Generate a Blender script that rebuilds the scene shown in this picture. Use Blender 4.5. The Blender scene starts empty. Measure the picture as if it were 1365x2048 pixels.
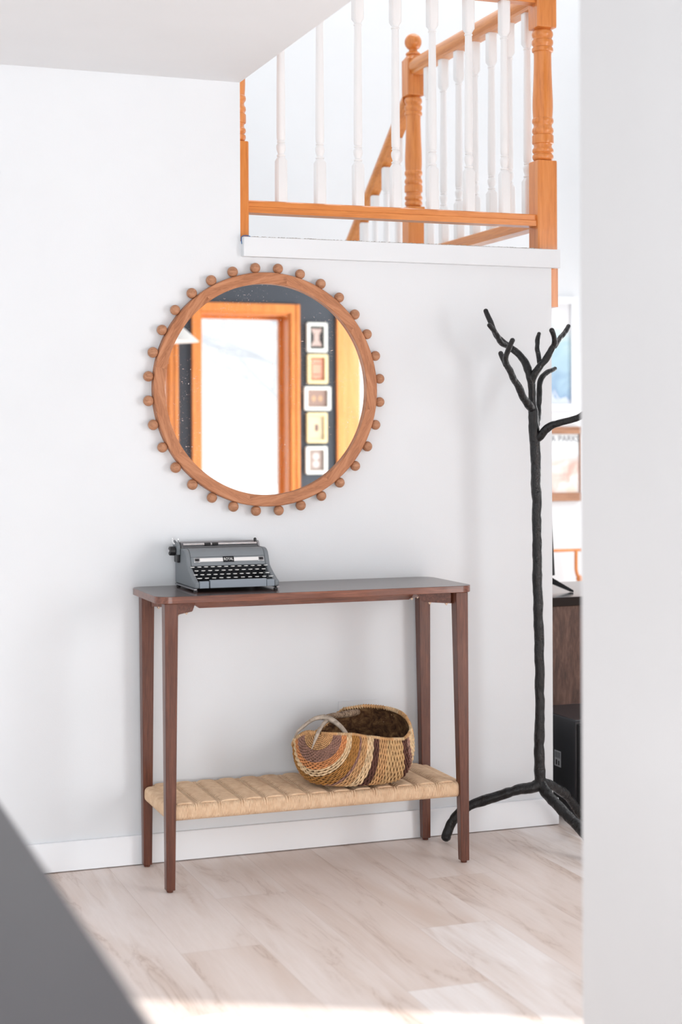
import bpy, bmesh, math, random
from mathutils import Vector, Matrix
random.seed(7)
PI = math.pi
scn = bpy.context.scene
COL = scn.collection

# ---------------------------------------------------------------- camera
FPX, CX, CY, CZ, YAW, ROLL, HOR = 3215.2176, -1.0176, -4.433, 1.1909, .352, .0034, 877.957
cam = bpy.data.cameras.new('camera'); camo = bpy.data.objects.new('camera', cam); COL.objects.link(camo)
cam.sensor_fit = 'VERTICAL'; cam.sensor_height = 36.0; cam.sensor_width = 24.0
cam.lens = 36.0 * FPX / 2048.0
cam.shift_y = -(1024 - HOR) / 2048.0
cam.clip_start = .05; cam.clip_end = 200
cam.dof.use_dof = True; cam.dof.focus_distance = 4.62; cam.dof.aperture_fstop = 2.8
camo.matrix_world = Matrix.Translation((CX, CY, CZ)) @ Matrix.Rotation(-YAW, 4, 'Z') @ Matrix.Rotation(PI/2, 4, 'X') @ Matrix.Rotation(-ROLL, 4, 'Z')
scn.camera = camo

# ---------------------------------------------------------------- light
scn.view_settings.view_transform = 'Standard'; scn.view_settings.look = 'None'
scn.view_settings.gamma = 1.0; scn.view_settings.use_curve_mapping = False
scn.view_settings.exposure = 0.03
w = bpy.data.worlds.new('daylight'); scn.world = w; w.use_nodes = True
bg = w.node_tree.nodes['Background']; bg.inputs[1].default_value = 1.0
_nt = w.node_tree; _tc = _nt.nodes.new('ShaderNodeTexCoord'); _sp = _nt.nodes.new('ShaderNodeSeparateXYZ'); _rp = _nt.nodes.new('ShaderNodeValToRGB')
_nt.links.new(_tc.outputs['Generated'], _sp.inputs[0]); _nt.links.new(_sp.outputs[2], _rp.inputs[0]); _nt.links.new(_rp.outputs[0], bg.inputs[0])
for _e_, (_p, _c) in zip([_rp.color_ramp.elements[0], _rp.color_ramp.elements[1], _rp.color_ramp.elements.new(.3)],
                         [(0.0, (1.22, 1.25, 1.28, 1)), (1.0, (.82, .86, .93, 1)), (.30, (1.12, 1.16, 1.20, 1))]): _e_.position = _p; _e_.color = _c
sun = bpy.data.lights.new('sun', 'SUN'); suno = bpy.data.objects.new('sun', sun); COL.objects.link(suno)
sun.energy = 5.2; sun.angle = math.radians(.9); sun.color = (1.0, .965, .92)
_h = Vector((-.884, .468, 0)); _e = math.radians(30)
suno.rotation_euler = Vector((_h.x*math.cos(_e), _h.y*math.cos(_e), -math.sin(_e))).to_track_quat('-Z', 'Y').to_euler()
suno.location = (6, -5, 4)
# area lights: daylight of the big windows on the right, plus added fill
def area_light(name, loc, aim, sx, sy, power, color):
    l = bpy.data.lights.new(name, 'AREA'); l.shape = 'RECTANGLE'; l.size = sx; l.size_y = sy
    l.energy = power; l.color = color
    o = bpy.data.objects.new(name, l); COL.objects.link(o); o.location = loc
    o.rotation_euler = (Vector(aim)-Vector(loc)).to_track_quat('-Z', 'Y').to_euler()
    return o
area_light('window_daylight_right', (3.42, -4.05, 1.25), (0, -4.05, 1.05), 2.2, 2.2, 104, (1, .99, .985))
area_light('fill_light_behind', (-.85, -5.26, .70), (-.2, 0, .35), 2.1, 1.2, 52, (.96, .98, 1))  # added fill from behind the camera, lifts the low wall
area_light('fill_light_left', (-3.35, -2.6, 1.15), (0, -2.6, 1.15), 3.0, 2.0, 6, (.95, .97, 1))  # added fill for the low ceiling and the near wall
area_light('fill_light_far_room', (3.15, 1.35, 1.0), (0, 1.35, 1.0), 2.0, 1.6, 26, (1, .99, .98))  # added fill that brightens the dim far wall
area_light('fill_light_stairwell', (2.1, 1.25, 5.0), (2.1, 1.26, 0), 2.4, 2.0, 44, (1, .99, .98))  # added overhead fill, lights the stairwell evenly

# ---------------------------------------------------------------- node helpers
def mat(name, col=(.8,.8,.8), rough=.5, metal=0.0, spec=.5, coat=0.0):
    m = bpy.data.materials.new(name); m.use_nodes = True
    b = m.node_tree.nodes['Principled BSDF']
    b.inputs['Base Color'].default_value = (*col, 1); b.inputs['Roughness'].default_value = rough
    b.inputs['Metallic'].default_value = metal; b.inputs['Specular IOR Level'].default_value = spec
    b.inputs['Coat Weight'].default_value = coat
    return m
def N(m, t, **kw):
    n = m.node_tree.nodes.new(t)
    for k, v in kw.items():
        if k.startswith('i_'):
            key = k[2:]
            n.inputs[int(key) if key.isdigit() else key].default_value = v
        else: setattr(n, k, v)
    return n
def L(m, a, b): m.node_tree.links.new(a, b)
def bsdf(m): return m.node_tree.nodes['Principled BSDF']
def ramp(m, fac, stops):
    r = N(m, 'ShaderNodeValToRGB')
    e = r.color_ramp.elements
    while len(e) < len(stops): e.new(.5)
    for i, (p, c) in enumerate(stops): e[i].position = p; e[i].color = (*c, 1) if len(c) == 3 else c
    L(m, fac, r.inputs[0]); return r.outputs[0]
def math_n(m, op, a, b=None):
    n = N(m, 'ShaderNodeMath', operation=op)
    for i, v in enumerate((a, b)):
        if v is None: continue
        if isinstance(v, (int, float)): n.inputs[i].default_value = v
        else: L(m, v, n.inputs[i])
    return n.outputs[0]
def mixc(m, fac, a, b, mode='MIX'):
    n = N(m, 'ShaderNodeMix', data_type='RGBA', blend_type=mode)
    for i, v in ((0, fac), (6, a), (7, b)):
        if isinstance(v, (int, float)): n.inputs[i].default_value = v
        elif isinstance(v, tuple): n.inputs[i].default_value = (*v, 1)
        else: L(m, v, n.inputs[i])
    return n.outputs[2]
def coords(m, scale=(1,1,1), kind='Object', loc=(0,0,0), rot=(0,0,0)):
    t = N(m, 'ShaderNodeTexCoord'); mp = N(m, 'ShaderNodeMapping')
    mp.inputs['Scale'].default_value = scale; mp.inputs['Location'].default_value = loc; mp.inputs['Rotation'].default_value = rot
    L(m, t.outputs[kind], mp.inputs[0]); return mp.outputs[0]
def noise(m, vec, scale, detail=4, rough=.55, dist=0.0):
    n = N(m, 'ShaderNodeTexNoise', i_Scale=scale, i_Detail=detail, i_Roughness=rough, i_Distortion=dist)
    L(m, vec, n.inputs['Vector']); return n.outputs['Fac']
def bump(m, h, strength, dist=.002):
    b = N(m, 'ShaderNodeBump', i_Strength=strength, i_Distance=dist); L(m, h, b.inputs['Height'])
    L(m, b.outputs[0], bsdf(m).inputs['Normal'])

def paint(name, col, rough=.6, amp=.015, bmp=.12):
    m = mat(name, col, rough, spec=.3)
    v = coords(m); f = noise(m, v, 3.0, 3)
    c = ramp(m, f, [(.3, tuple(x*(1-amp) for x in col)), (.7, tuple(min(1, x*(1+amp)) for x in col))])
    L(m, c, bsdf(m).inputs['Base Color']); bump(m, noise(m, v, 260, 2), bmp, .001); return m
def wood(name, dark, mid, light, axis='Z', scale=1.0, rough=.4, coat=0.0, stretch=14, bmp=.15, spec=.5):
    m = mat(name, mid, rough, coat=coat, spec=spec)
    s = [stretch]*3; s['XYZ'.index(axis)] = 1.0
    v = coords(m, tuple(x*scale for x in s))
    f = noise(m, v, 3.2, 6, .6, .6); g = noise(m, v, 11, 4, .7, .2)
    h = math_n(m, 'ADD', math_n(m, 'MULTIPLY', f, .65), math_n(m, 'MULTIPLY', g, .35))
    c = ramp(m, h, [(.34, dark), (.5, mid), (.66, light)])
    L(m, c, bsdf(m).inputs['Base Color']); bump(m, g, bmp, .0008); return m

M = {}
M['wall'] = paint('white_wall_paint', (.775, .80, .825))
M['trimw'] = paint('white_trim_paint', (.87, .895, .925), .35, .008, .02)
M['ceil'] = paint('ceiling_paint', (.80, .81, .825), .8)
M['darkwall'] = paint('charcoal_wall_paint', (.052, .060, .074), .55)
M['pine'] = wood('orange_pine', (.54, .165, .034), (.69, .235, .052), (.76, .29, .078), 'Z', 1.3, .32, .25)
M['pine_x'] = wood('orange_pine_along', (.54, .165, .034), (.70, .24, .052), (.78, .30, .082), 'X', 1.3, .32, .25)
M['pine_y'] = wood('orange_pine_across', (.52, .175, .038), (.67, .245, .058), (.75, .31, .085), 'Y', 1.3, .32, .25)
M['wal_z'] = wood('walnut_upright', (.062, .0165, .008), (.108, .031, .0155), (.17, .055, .028), 'Z', 2.5, .34, .15, 16)
M['wal_x'] = wood('walnut_along', (.085, .026, .014), (.165, .054, .030), (.26, .095, .055), 'X', 2.5, .30, .2, 16)
M['wal_top'] = wood('walnut_top', (.030, .014, .011), (.055, .025, .019), (.085, .038, .028), 'X', 2.0, .27, .3, 16)
M['white_bal'] = mat('white_baluster_paint', (.84, .83, .83), .35)
M['black'] = mat('black_plastic', (.012, .012, .014), .4)
M['chrome'] = mat('chrome', (.86, .86, .87), .22, 1.0)

# ---------------------------------------------------------------- object helpers
def link(name, me, m=None, parent=None):
    o = bpy.data.objects.new(name, me); COL.objects.link(o)
    if m is not None and me is not None:
        for x in (m if isinstance(m, (list, tuple)) else [m]): me.materials.append(x)
    if parent: o.parent = parent
    return o
def tag(o, label, cat, group=None):
    o['label'] = label; o['category'] = cat
    if group: o['group'] = group
    return o
def thing(name, label, cat, loc=(0,0,0), group=None):
    o = bpy.data.objects.new(name, None); COL.objects.link(o); o.location = loc
    o.empty_display_size = .05
    return tag(o, label, cat, group)
def struct(name, bm, m, bev=0):
    o = build(name, bm, m, bevel=bev); o['kind'] = 'structure'; return o
def build(name, bm, m, parent=None, bevel=0, smooth=35, seg=2):
    bmesh.ops.recalc_face_normals(bm, faces=bm.faces[:])
    if parent is not None:
        off = parent.location.copy(); p = parent.parent
        while p is not None: off = off + p.location; p = p.parent
        if off.length > 0: bmesh.ops.translate(bm, verts=bm.verts[:], vec=-off)
    me = bpy.data.meshes.new(name); bm.to_mesh(me); bm.free()
    me.shade_smooth(); me.set_sharp_from_angle(angle=math.radians(smooth))
    o = link(name, me, m, parent)
    if bevel:
        b = o.modifiers.new('bevel', 'BEVEL'); b.width = bevel; b.segments = seg; b.limit_method = 'ANGLE'; b.angle_limit = .6
        b.harden_normals = False
    return o
def BM(): return bmesh.new()
def box(bm, x0, x1, y0, y1, z0, z1, mi=0):
    vs = [bm.verts.new(p) for p in ((x0,y0,z0),(x1,y0,z0),(x1,y1,z0),(x0,y1,z0),(x0,y0,z1),(x1,y0,z1),(x1,y1,z1),(x0,y1,z1))]
    for f in ((0,3,2,1),(4,5,6,7),(0,1,5,4),(1,2,6,5),(2,3,7,6),(3,0,4,7)):
        fc = bm.faces.new([vs[i] for i in f]); fc.material_index = mi
    return vs
def hexa(bm, bot, top):   # eight corners
    vs = [bm.verts.new(p) for p in list(bot)+list(top)]
    for f in ((0,3,2,1),(4,5,6,7),(0,1,5,4),(1,2,6,5),(2,3,7,6),(3,0,4,7)): bm.faces.new([vs[i] for i in f])
def prism(bm, pts, a0, a1, axis='X', mi=0):
    """closed outline pts (2-D) extruded along an axis: X -> (y,z), Y -> (x,z), Z -> (x,y)"""
    def P(a, p):
        return {'X': (a, p[0], p[1]), 'Y': (p[0], a, p[1]), 'Z': (p[0], p[1], a)}[axis]
    A = [bm.verts.new(P(a0, p)) for p in pts]; B = [bm.verts.new(P(a1, p)) for p in pts]
    n = len(pts); fs = [bm.faces.new(A), bm.faces.new(B[::-1])]
    for i in range(n): fs.append(bm.faces.new((A[i], A[(i+1) % n], B[(i+1) % n], B[i])))
    for f in fs: f.material_index = mi
def lathe(bm, prof, cx, cy, seg=32, square=()):
    """profile of (z, r); rows whose index is in square become square sections of half width r"""
    rows = []
    for i, (z, r) in enumerate(prof):
        row = []
        for k in range(seg):
            a = 2*PI*(k+.5)/seg; c, s = math.cos(a), math.sin(a)
            if i in square: q = r/max(abs(c), abs(s))
            else: q = r
            row.append(bm.verts.new((cx+q*c, cy+q*s, z)))
        rows.append(row)
    for a, b in zip(rows, rows[1:]):
        for k in range(seg): bm.faces.new((a[k], a[(k+1) % seg], b[(k+1) % seg], b[k]))
    bm.faces.new(rows[0][::-1]); bm.faces.new(rows[-1])
def catmull(pts, n=6):
    """pts: list of tuples (any length); smooth resampling"""
    P = [tuple(p) for p in pts]; P = [P[0]]+P+[P[-1]]; out = []
    for i in range(1, len(P)-2):
        for k in range(n):
            t = k/n; row = []
            for a, b, c, d in zip(P[i-1], P[i], P[i+1], P[i+2]):
                row.append(.5*((2*b)+(-a+c)*t+(2*a-5*b+4*c-d)*t*t+(-a+3*b-3*c+d)*t**3))
            out.append(tuple(row))
    out.append(P[-2]); return out
def tube(bm, path, rad, seg=8, caps=True, closed=False, mi=0, round_ends=False, jitter=0.0):
    pts = [Vector(p[:3]) for p in path]
    rs = [rad]*len(pts) if isinstance(rad, (int, float)) else list(rad)
    if round_ends:
        d0 = (pts[0]-pts[1]).normalized(); d1 = (pts[-1]-pts[-2]).normalized()
        pre = [(pts[0]+d0*rs[0]*.75, rs[0]*.35), (pts[0]+d0*rs[0]*.45, rs[0]*.8)]
        post = [(pts[-1]+d1*rs[-1]*.45, rs[-1]*.8), (pts[-1]+d1*rs[-1]*.75, rs[-1]*.35)]
        pts = [p for p, _ in pre]+pts+[p for p, _ in post]; rs = [r for _, r in pre]+rs+[r for _, r in post]
    n = len(pts); rows = []; up = None
    for i in range(n):
        if closed: t = pts[(i+1) % n]-pts[i-1]
        else: t = pts[min(i+1, n-1)]-pts[max(i-1, 0)]
        t.normalize()
        if up is None:
            up = t.orthogonal().normalized()
        else:
            up = (up-t*up.dot(t)).normalized()
        b = t.cross(up); row = []
        for k in range(seg):
            a = 2*PI*k/seg
            r = rs[i]*(1+(random.uniform(-jitter, jitter) if jitter else 0))
            row.append(bm.verts.new(pts[i]+(up*math.cos(a)+b*math.sin(a))*r))
        rows.append(row)
    rng = range(n) if closed else range(n-1)
    for i in rng:
        A, B = rows[i], rows[(i+1) % n]
        for k in range(seg):
            f = bm.faces.new((A[k], A[(k+1) % seg], B[(k+1) % seg], B[k])); f.material_index = mi
    if caps and not closed:
        f = bm.faces.new(rows[0][::-1]); f.material_index = mi
        f = bm.faces.new(rows[-1]); f.material_index = mi
def cyl(bm, p0, p1, r0, r1=None, seg=24, mi=0):
    tube(bm, [p0, p1], [r0, r1 if r1 is not None else r0], seg, mi=mi)
def sphere(bm, c, r, u=24, v=16):
    bmesh.ops.create_uvsphere(bm, u_segments=u, v_segments=v, radius=r, matrix=Matrix.Translation(c))
def text_mesh(body, size, depth=.0004):
    cu = bpy.data.curves.new('lettering', 'FONT'); cu.body = body; cu.size = size; cu.extrude = depth
    cu.align_x = 'CENTER'; cu.align_y = 'CENTER'
    o = bpy.data.objects.new('lettering', cu); COL.objects.link(o)
    bpy.context.view_layer.update()
    me = bpy.data.meshes.new_from_object(o.evaluated_get(bpy.context.evaluated_depsgraph_get()))
    bpy.data.objects.remove(o); bpy.data.curves.remove(cu); return me
def pt(u, v, y):
    """the point of the room at depth y that was measured at pixel (u, v) of the photograph"""
    a = (u-682.5)/FPX; b = (HOR-v)/FPX
    s, c = math.sin(-ROLL), math.cos(-ROLL); a, b = a*c-b*s, a*s+b*c
    s, c = math.sin(YAW), math.cos(YAW)
    d = Vector((a*c+s, -a*s+c, b)); t = (y-CY)/d.y
    return Vector((CX, CY, CZ))+d*t

# ================================================================ SETTING
# floor: pale planks running towards the wall
def floor_material():
    m = mat('pale_oak_planks', rough=.42, spec=.4)
    t = N(m, 'ShaderNodeTexCoord'); sp = N(m, 'ShaderNodeSeparateXYZ'); L(m, t.outputs['Object'], sp.inputs[0])
    W, LEN = .197, 1.22
    u = math_n(m, 'DIVIDE', math_n(m, 'SUBTRACT', sp.outputs[0], .11), W)
    col = math_n(m, 'FLOOR', u); fu = math_n(m, 'SUBTRACT', u, col)
    off = math_n(m, 'ADD', math_n(m, 'MULTIPLY', math_n(m, 'ADD', col, 1), .4), -.81)
    v = math_n(m, 'DIVIDE', math_n(m, 'SUBTRACT', sp.outputs[1], off), LEN)
    row = math_n(m, 'FLOOR', v); fv = math_n(m, 'SUBTRACT', v, row)
    idn = N(m, 'ShaderNodeCombineXYZ'); L(m, col, idn.inputs[0]); L(m, row, idn.inputs[1])
    wn = N(m, 'ShaderNodeTexWhiteNoise', noise_dimensions='3D'); L(m, idn.outputs[0], wn.inputs['Vector'])
    # grain coordinates shifted per plank
    sh = N(m, 'ShaderNodeVectorMath', operation='SCALE'); L(m, wn.outputs['Color'], sh.inputs[0]); sh.inputs['Scale'].default_value = 13.0
    ad = N(m, 'ShaderNodeVectorMath', operation='ADD'); L(m, t.outputs['Object'], ad.inputs[0]); L(m, sh.outputs[0], ad.inputs[1])
    mp = N(m, 'ShaderNodeMapping'); mp.inputs['Scale'].default_value = (7.0, .95, 1); L(m, ad.outputs[0], mp.inputs[0])
    mp2 = N(m, 'ShaderNodeMapping'); mp2.inputs['Scale'].default_value = (38, 2.4, 1); L(m, ad.outputs[0], mp2.inputs[0])
    big = noise(m, mp.outputs[0], 1.3, 3, .5, .7)
    vein = noise(m, mp.outputs[0], 1.9, 5, .62, .75)
    fine = noise(m, mp2.outputs[0], 3.0, 5, .65, .4)
    base = ramp(m, wn.outputs['Value'], [(0, (.82, .715, .665)), (.5, (.88, .80, .765)), (1, (.91, .86, .845))])
    c = mixc(m, ramp(m, big, [(.42, (0,0,0)), (.72, (.75,.75,.75))]), base, (.68, .54, .46))
    ridge = math_n(m, 'ABSOLUTE', math_n(m, 'SUBTRACT', vein, .5))
    line = ramp(m, ridge, [(0, (.9,.9,.9)), (.014, (.35,.35,.35)), (.05, (0,0,0))])
    gate = ramp(m, big, [(.46, (0,0,0)), (.62, (.52,.52,.52))])
    c = mixc(m, mixc(m, 1.0, line, gate, 'MULTIPLY'), c, (.36, .235, .17))
    c = mixc(m, ramp(m, fine, [(.35, (.22,.22,.22)), (.65, (0,0,0))]), c, (.66, .54, .47))
    def edge(f, wid):
        a = math_n(m, 'LESS_THAN', f, wid); b = math_n(m, 'GREATER_THAN', f, 1-wid); return math_n(m, 'MAXIMUM', a, b)
    e = math_n(m, 'MAXIMUM', edge(fu, .0045), edge(fv, .0008))
    c = mixc(m, math_n(m, 'MULTIPLY', e, .2), c, (.33, .24, .19))
    L(m, c, bsdf(m).inputs['Base Color']); bump(m, fine, .08, .0006)
    return m
M['floor'] = floor_material()
b = BM(); box(b, -3.4, 3.2, -5.3, 2.6, -.06, 0); struct('floor', b, M['floor'])

WALL_R = 1.3045; WALL_L = .3046; LEDGE = 1.7716; CEIL = 2.2157
# wall behind the console: full height at the left, cut down under the landing at the right
b = BM(); prism(b, [(-3.4,0),(WALL_R,0),(WALL_R,LEDGE-.012),(WALL_L,LEDGE-.012),(WALL_L,5.0),(-3.4,5.0)], 0, .115, 'Y')
struct('wall_back', b, M['wall'])
b = BM()
prism(b, [(0,.003),(-.014,.003),(-.014,.078),(-.0115,.083),(0,.083)], -3.4, WALL_R+.0125, 'X')
box(b, WALL_R, WALL_R+.0125, 0, .115, .003, .083)
struct('baseboard_back', b, M['trimw'])
# landing slab, its fascia and its carpet
b = BM(); box(b, WALL_L-.6, 1.333, .116, 1.18, LEDGE-.16, LEDGE-.012); struct('floor_landing', b, M['wall'])
b = BM(); box(b, WALL_L+.004, 1.3265, -.02, -.0005, LEDGE-.0565, LEDGE)
struct('trim_1', b, M['wall'], .0015)
# low ceiling over the hall, its edge running towards the viewer
b = BM(); box(b, -3.4, WALL_L, -5.3, -.0005, CEIL, CEIL+.2); struct('ceiling', b, M['ceil'])
b = BM(); box(b, WALL_L+.0005, 3.35, -5.3, -.0005, 5.2, 5.35); struct('ceiling_sky_block', b, M['ceil'])  # unseen ceiling, added to block sky light from above
b = BM(); box(b, -3.4, -1.95, -5.45, -5.3, 0, CEIL+.2); struct('wall_rear_blocker', b, M['wall'])  # unseen piece added to cut light reaching the left wall
# wall under the side of the landing and steps going down behind it
b = BM(); box(b, 1.19, 1.30, .1155, 1.18, 0, LEDGE-.161); struct('wall_under_landing', b, M['wall'])
b = BM()
for i in range(7):
    z1 = LEDGE-.19-.19*i; y0 = 1.181+.25*i
    if y0+.25 > 2.6: break
    box(b, .30, 1.25, y0, y0+.25, 0, z1)
struct('floor_steps', b, M['wall'])
# far wall, and the east wall with its window opening
b = BM(); box(b, -1.5, 3.4, 2.6, 2.75, 0, 5.2); struct('wall_far', b, M['wall'])
b = BM()
prism(b, [(-2.90,0),(2.6,0),(2.6,5.2),(-5.3,5.2),(-5.3,2.5),(-2.90,2.5)], 3.2, 3.35, 'X')
struct('wall_right', b, M['wall'])
# near wall on the right whose end we look past
NW = pt(1163, 1000, -2.13).x
M['wall_dimmed'] = paint('dimmed_wall_paint', (.745, .74, .745))  # wall paint greyed to offset too much light on the near wall
b = BM(); box(b, NW, NW+.12, -5.0, -2.13, 0, 5.0); struct('wall_near', b, M['wall_dimmed'])

# dark wall behind the camera, seen in the mirror, with three openings
YB = -5.0; YD = YB-.18
def opening_wall():
    b = BM(); top = 1.965; xs = [(NW+.12, .62), (1.335, 1.5276), (2.104, 2.455), (3.08, 3.2)]
    for x0, x1 in xs: box(b, x0, x1, YD, YB, 0, 5.2)
    for x0, x1 in ((.62, 1.335), (1.5276, 2.104), (2.455, 3.08)): box(b, x0, x1, YD, YB, top, 5.2)
    return b
struct('wall_front', opening_wall(), M['darkwall'])
def glass_mat():
    m = bpy.data.materials.new('window_glass'); m.use_nodes = True; nt = m.node_tree
    for n in list(nt.nodes):
        if n.type != 'OUTPUT_MATERIAL': nt.nodes.remove(n)
    tr = nt.nodes.new('ShaderNodeBsdfTransparent'); gl = nt.nodes.new('ShaderNodeBsdfGlossy'); gl.inputs['Roughness'].default_value = .02
    mx = nt.nodes.new('ShaderNodeMixShader'); fr = nt.nodes.new('ShaderNodeFresnel'); fr.inputs[0].default_value = 1.3
    nt.links.new(fr.outputs[0], mx.inputs[0]); nt.links.new(tr.outputs[0], mx.inputs[1]); nt.links.new(gl.outputs[0], mx.inputs[2])
    nt.links.new(mx.outputs[0], nt.nodes['Material Output'].inputs[0]); return m
M['glass'] = glass_mat()
def door_frame(name, x0, x1, stile):
    b = BM(); t = 1.965
    # casing on the room side
    for a, c in ((x0-.052, x0), (x1, x1+.055)):
        box(b, a, c, YB, YB+.018, 0, t+.055)
        box(b, a+(.0 if a < x0 else .035), a+(.018 if a < x0 else .055), YB+.018, YB+.026, 0, t+.055)
    box(b, x0, x1, YB, YB+.018, t, t+.055)
    # jambs and head lining the opening
    box(b, x0, x0+.014, YD, YB, 0, t); box(b, x1-.014, x1, YD, YB, 0, t); box(b, x0+.014, x1-.014, YD, YB, t-.014, t)
    # stop and stiles that hold the glass
    ya, yb = YD+.02, YD+.06
    box(b, x0+.014, x0+.014+stile, ya, yb, 0, t-.014); box(b, x1-.014-stile, x1-.014, ya, yb, 0, t-.014)
    box(b, x0+.014+stile, x1-.014-stile, ya, yb, t-.014-stile, t-.014); box(b, x0+.014+stile, x1-.014-stile, ya, yb, 0, .12)
    o = build(name, b, M['pine'], bevel=.002); o['kind'] = 'structure'
    g = BM(); box(g, x0+.014+stile, x1-.014-stile, ya+.016, ya+.022, .12, t-.014-stile)
    gp = build('glass_pane', g, M['glass'], o)
    return o
door_frame('door_1', 1.5276, 2.104, .02)
door_frame('door_2', 2.455, 3.08, .14)
door_frame('door_3', .62, 1.335, .02)

# snow outside
M['snow'] = paint('snow', (.85, .87, .9), .9)
b = BM(); box(b, -6, 14, -40, YD-.02, -.3, -.12); struct('ground_outside', b, M['snow'])

tree_m = paint('washed_out_bark', (.80, .82, .85), .9)  # bark colour made pale to imitate the overexposed glare outdoors
tr_ = thing('bare_tree', 'pale bare tree outside the glass door, reflected in the mirror', 'tree', (4.9, -12.5, -.12))
def twig(bm, p, d, ln, r, lv):
    q = p+d*ln; tube(bm, [p, p+d*ln*.5+Vector((random.uniform(-.04,.04),0,random.uniform(-.04,.04)))*ln, q], [r, r*.85, r*.68], 6)
    if lv == 0: return
    for k in range(3):
        v_ = (d+Vector((random.uniform(-.9,.9), random.uniform(-.4,.4), random.uniform(-.35,.55)))).normalized()
        twig(bm, p+d*ln*random.uniform(.55, 1), v_, ln*random.uniform(.55,.8), r*.6, lv-1)
b = BM(); tube(b, [(4.9,-12.5,-.125),(4.92,-12.5,1.2),(4.88,-12.5,2.0)], [.12,.09,.075], 10); build('tree_trunk', b, tree_m, tr_)
b = BM()
for k in range(5): twig(b, Vector((4.9,-12.5,1.3+.15*k)), Vector((random.uniform(-1,1),random.uniform(-.3,.3),.35)).normalized(), .9, .045, 3)
build('branches', b, tree_m, tr_)
random.seed(11)

# ================================================================ RAILINGS
PY = .044                                     # depth of the front rail's centre line
RB, RT = 1.8466, 1.8836                       # bottom rail
HB, HT = 2.538, 2.599                         # handrail
def newel_profile(z0, zt):
    k = .001542; z = lambda y: 2.0505+(319-y)*k
    s = .0335
    prof = [(z0, s), (z(322), s), (z(319), s*.98), (z(317.5), .024)]
    sq = {0, 1, 2}
    rows = [(316,.0285),(314,.031),(310,.033),(306,.0322),(304,.0285),(302.5,.0283),(301,.031),(298,.0332),(294,.0325),(292,.0295),(288,.0275),(284,.029),
            (282.5,.033),(281,.0335),(268,.0335),(266,.0325),(264.5,.029),(262,.031),(258,.0335),(253,.0325),(250,.029),(246,.028),(243,.0295),(240.5,.0325),
            (237,.0335),(233,.0325),(231,.030),(228,.0302),(220,.0312),(208,.0318),(195,.0316),(178,.0305),(160,.0293),(140,.0282),(120,.0274),(104,.0272),
            (99,.028),(97,.0325),(94,.0335),(90,.0325),(88,.029),(86,.0295),(83,.0325),(79,.0335),(75,.0325),(73,.029),(70,.0285),(67,.0315),(63,.0333),(59,.0325),(56,.030),(54,.0255)]
    prof += [(z(y), r) for y, r in rows]
    n = len(prof)
    prof += [(z(53), .024), (z(51), s*.98), (z(47), s)]; sq |= {n+1, n+2}
    prof += [(zt-.018, s), (zt, s*.72)]; sq |= {n+3}
    # cap and ball
    prof += [(zt+.001, .027), (zt+.006, .028), (zt+.011, .024), (zt+.016, .016), (zt+.021, .0155)]
    c = zt+.050; R = .032
    for a in range(-64, 91, 11): prof.append((c+R*math.sin(math.radians(a)), max(.0008, R*math.cos(math.radians(a)))))
    return prof, sq
def newel(cx, cy, z0, parent, zt=2.615, cut=None, name='newel_post'):
    b = BM(); prof, sq = newel_profile(z0, zt); lathe(b, prof, cx, cy, 48, sq)
    if cut is not None:
        g = bmesh.ops.bisect_plane(b, geom=b.verts[:]+b.edges[:]+b.faces[:], plane_co=(cut, 0, 0), plane_no=(-1, 0, 0), clear_outer=True)
        bmesh.ops.holes_fill(b, edges=[e for e in b.edges if e.is_boundary])
    return build(name, b, M['pine'], parent, bevel=0, smooth=32)
def baluster_bm(cx, cy, z0, z1, h=.0155, zlow=None, zup=None):
    """square foot and head with a turned middle; zlow / zup: where the turning begins and ends"""
    zl = zlow if zlow else z0+.122; zu = zup if zup else z1-.082
    prof = [(z0, h), (zl, h), (zl+.011, .0105), (zl+.0125, .0095), (zl+.0145, .0118), (zl+.0175, .0118), (zl+.019, .0085),
            (zl+.024, .0090), (zl+.032, .0118), (zl+.040, .0128), (zl+.046, .0122), (zl+.051, .0098), (zl+.053, .0088), (zl+.0545, .0110), (zl+.0575, .0110), (zl+.059, .0092),
            (zl+.064, .0116), (zl+.09, .0120), (zl+.18, .0117), (zu-.06, .0102), (zu-.021, .0098), (zu-.019, .0118), (zu-.016, .0118), (zu-.0145, .0098), (zu-.012, .0100), (zu, h), (z1, h)]
    prof = [(z, r if r == h else r*1.09) for z, r in prof]
    b = BM(); lathe(b, prof, cx, cy, 24, {0, 1, len(prof)-2, len(prof)-1}); return b
def rail_section(w, h, top=False):
    """outline (across, up) of a moulded rail, centred on 0 / starting at 0"""
    if top:
        return [(-.020,0),(.020,0),(.020,.010),(.028,.016),(.031,.024),(.030,.040),(.024,.052),(.010,h),(-.010,h),(-.024,.052),(-.030,.040),(-.031,.024),(-.028,.016),(-.020,.010)]
    return [(-w/2,0),(w/2,0),(w/2,h*.45),(w/2-.004,h*.52),(w/2-.004,h*.9),(w/2-.008,h),(-w/2+.008,h),(-w/2+.004,h*.9),(-w/2+.004,h*.52),(-w/2,h*.45)]
def swept(bm, sec, p0, p1):
    """section (across, up) swept between two points with vertical end cuts"""
    p0, p1 = Vector(p0), Vector(p1); d = (p1-p0); a = Vector((d.y, -d.x, 0)).normalized()
    A = [bm.verts.new(p0+a*s[0]+Vector((0,0,s[1]))) for s in sec]; B = [bm.verts.new(p1+a*s[0]+Vector((0,0,s[1]))) for s in sec]
    n = len(sec); bm.faces.new(A); bm.faces.new(B[::-1])
    for i in range(n): bm.faces.new((A[i], A[(i+1) % n], B[(i+1) % n], B[i]))

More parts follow.
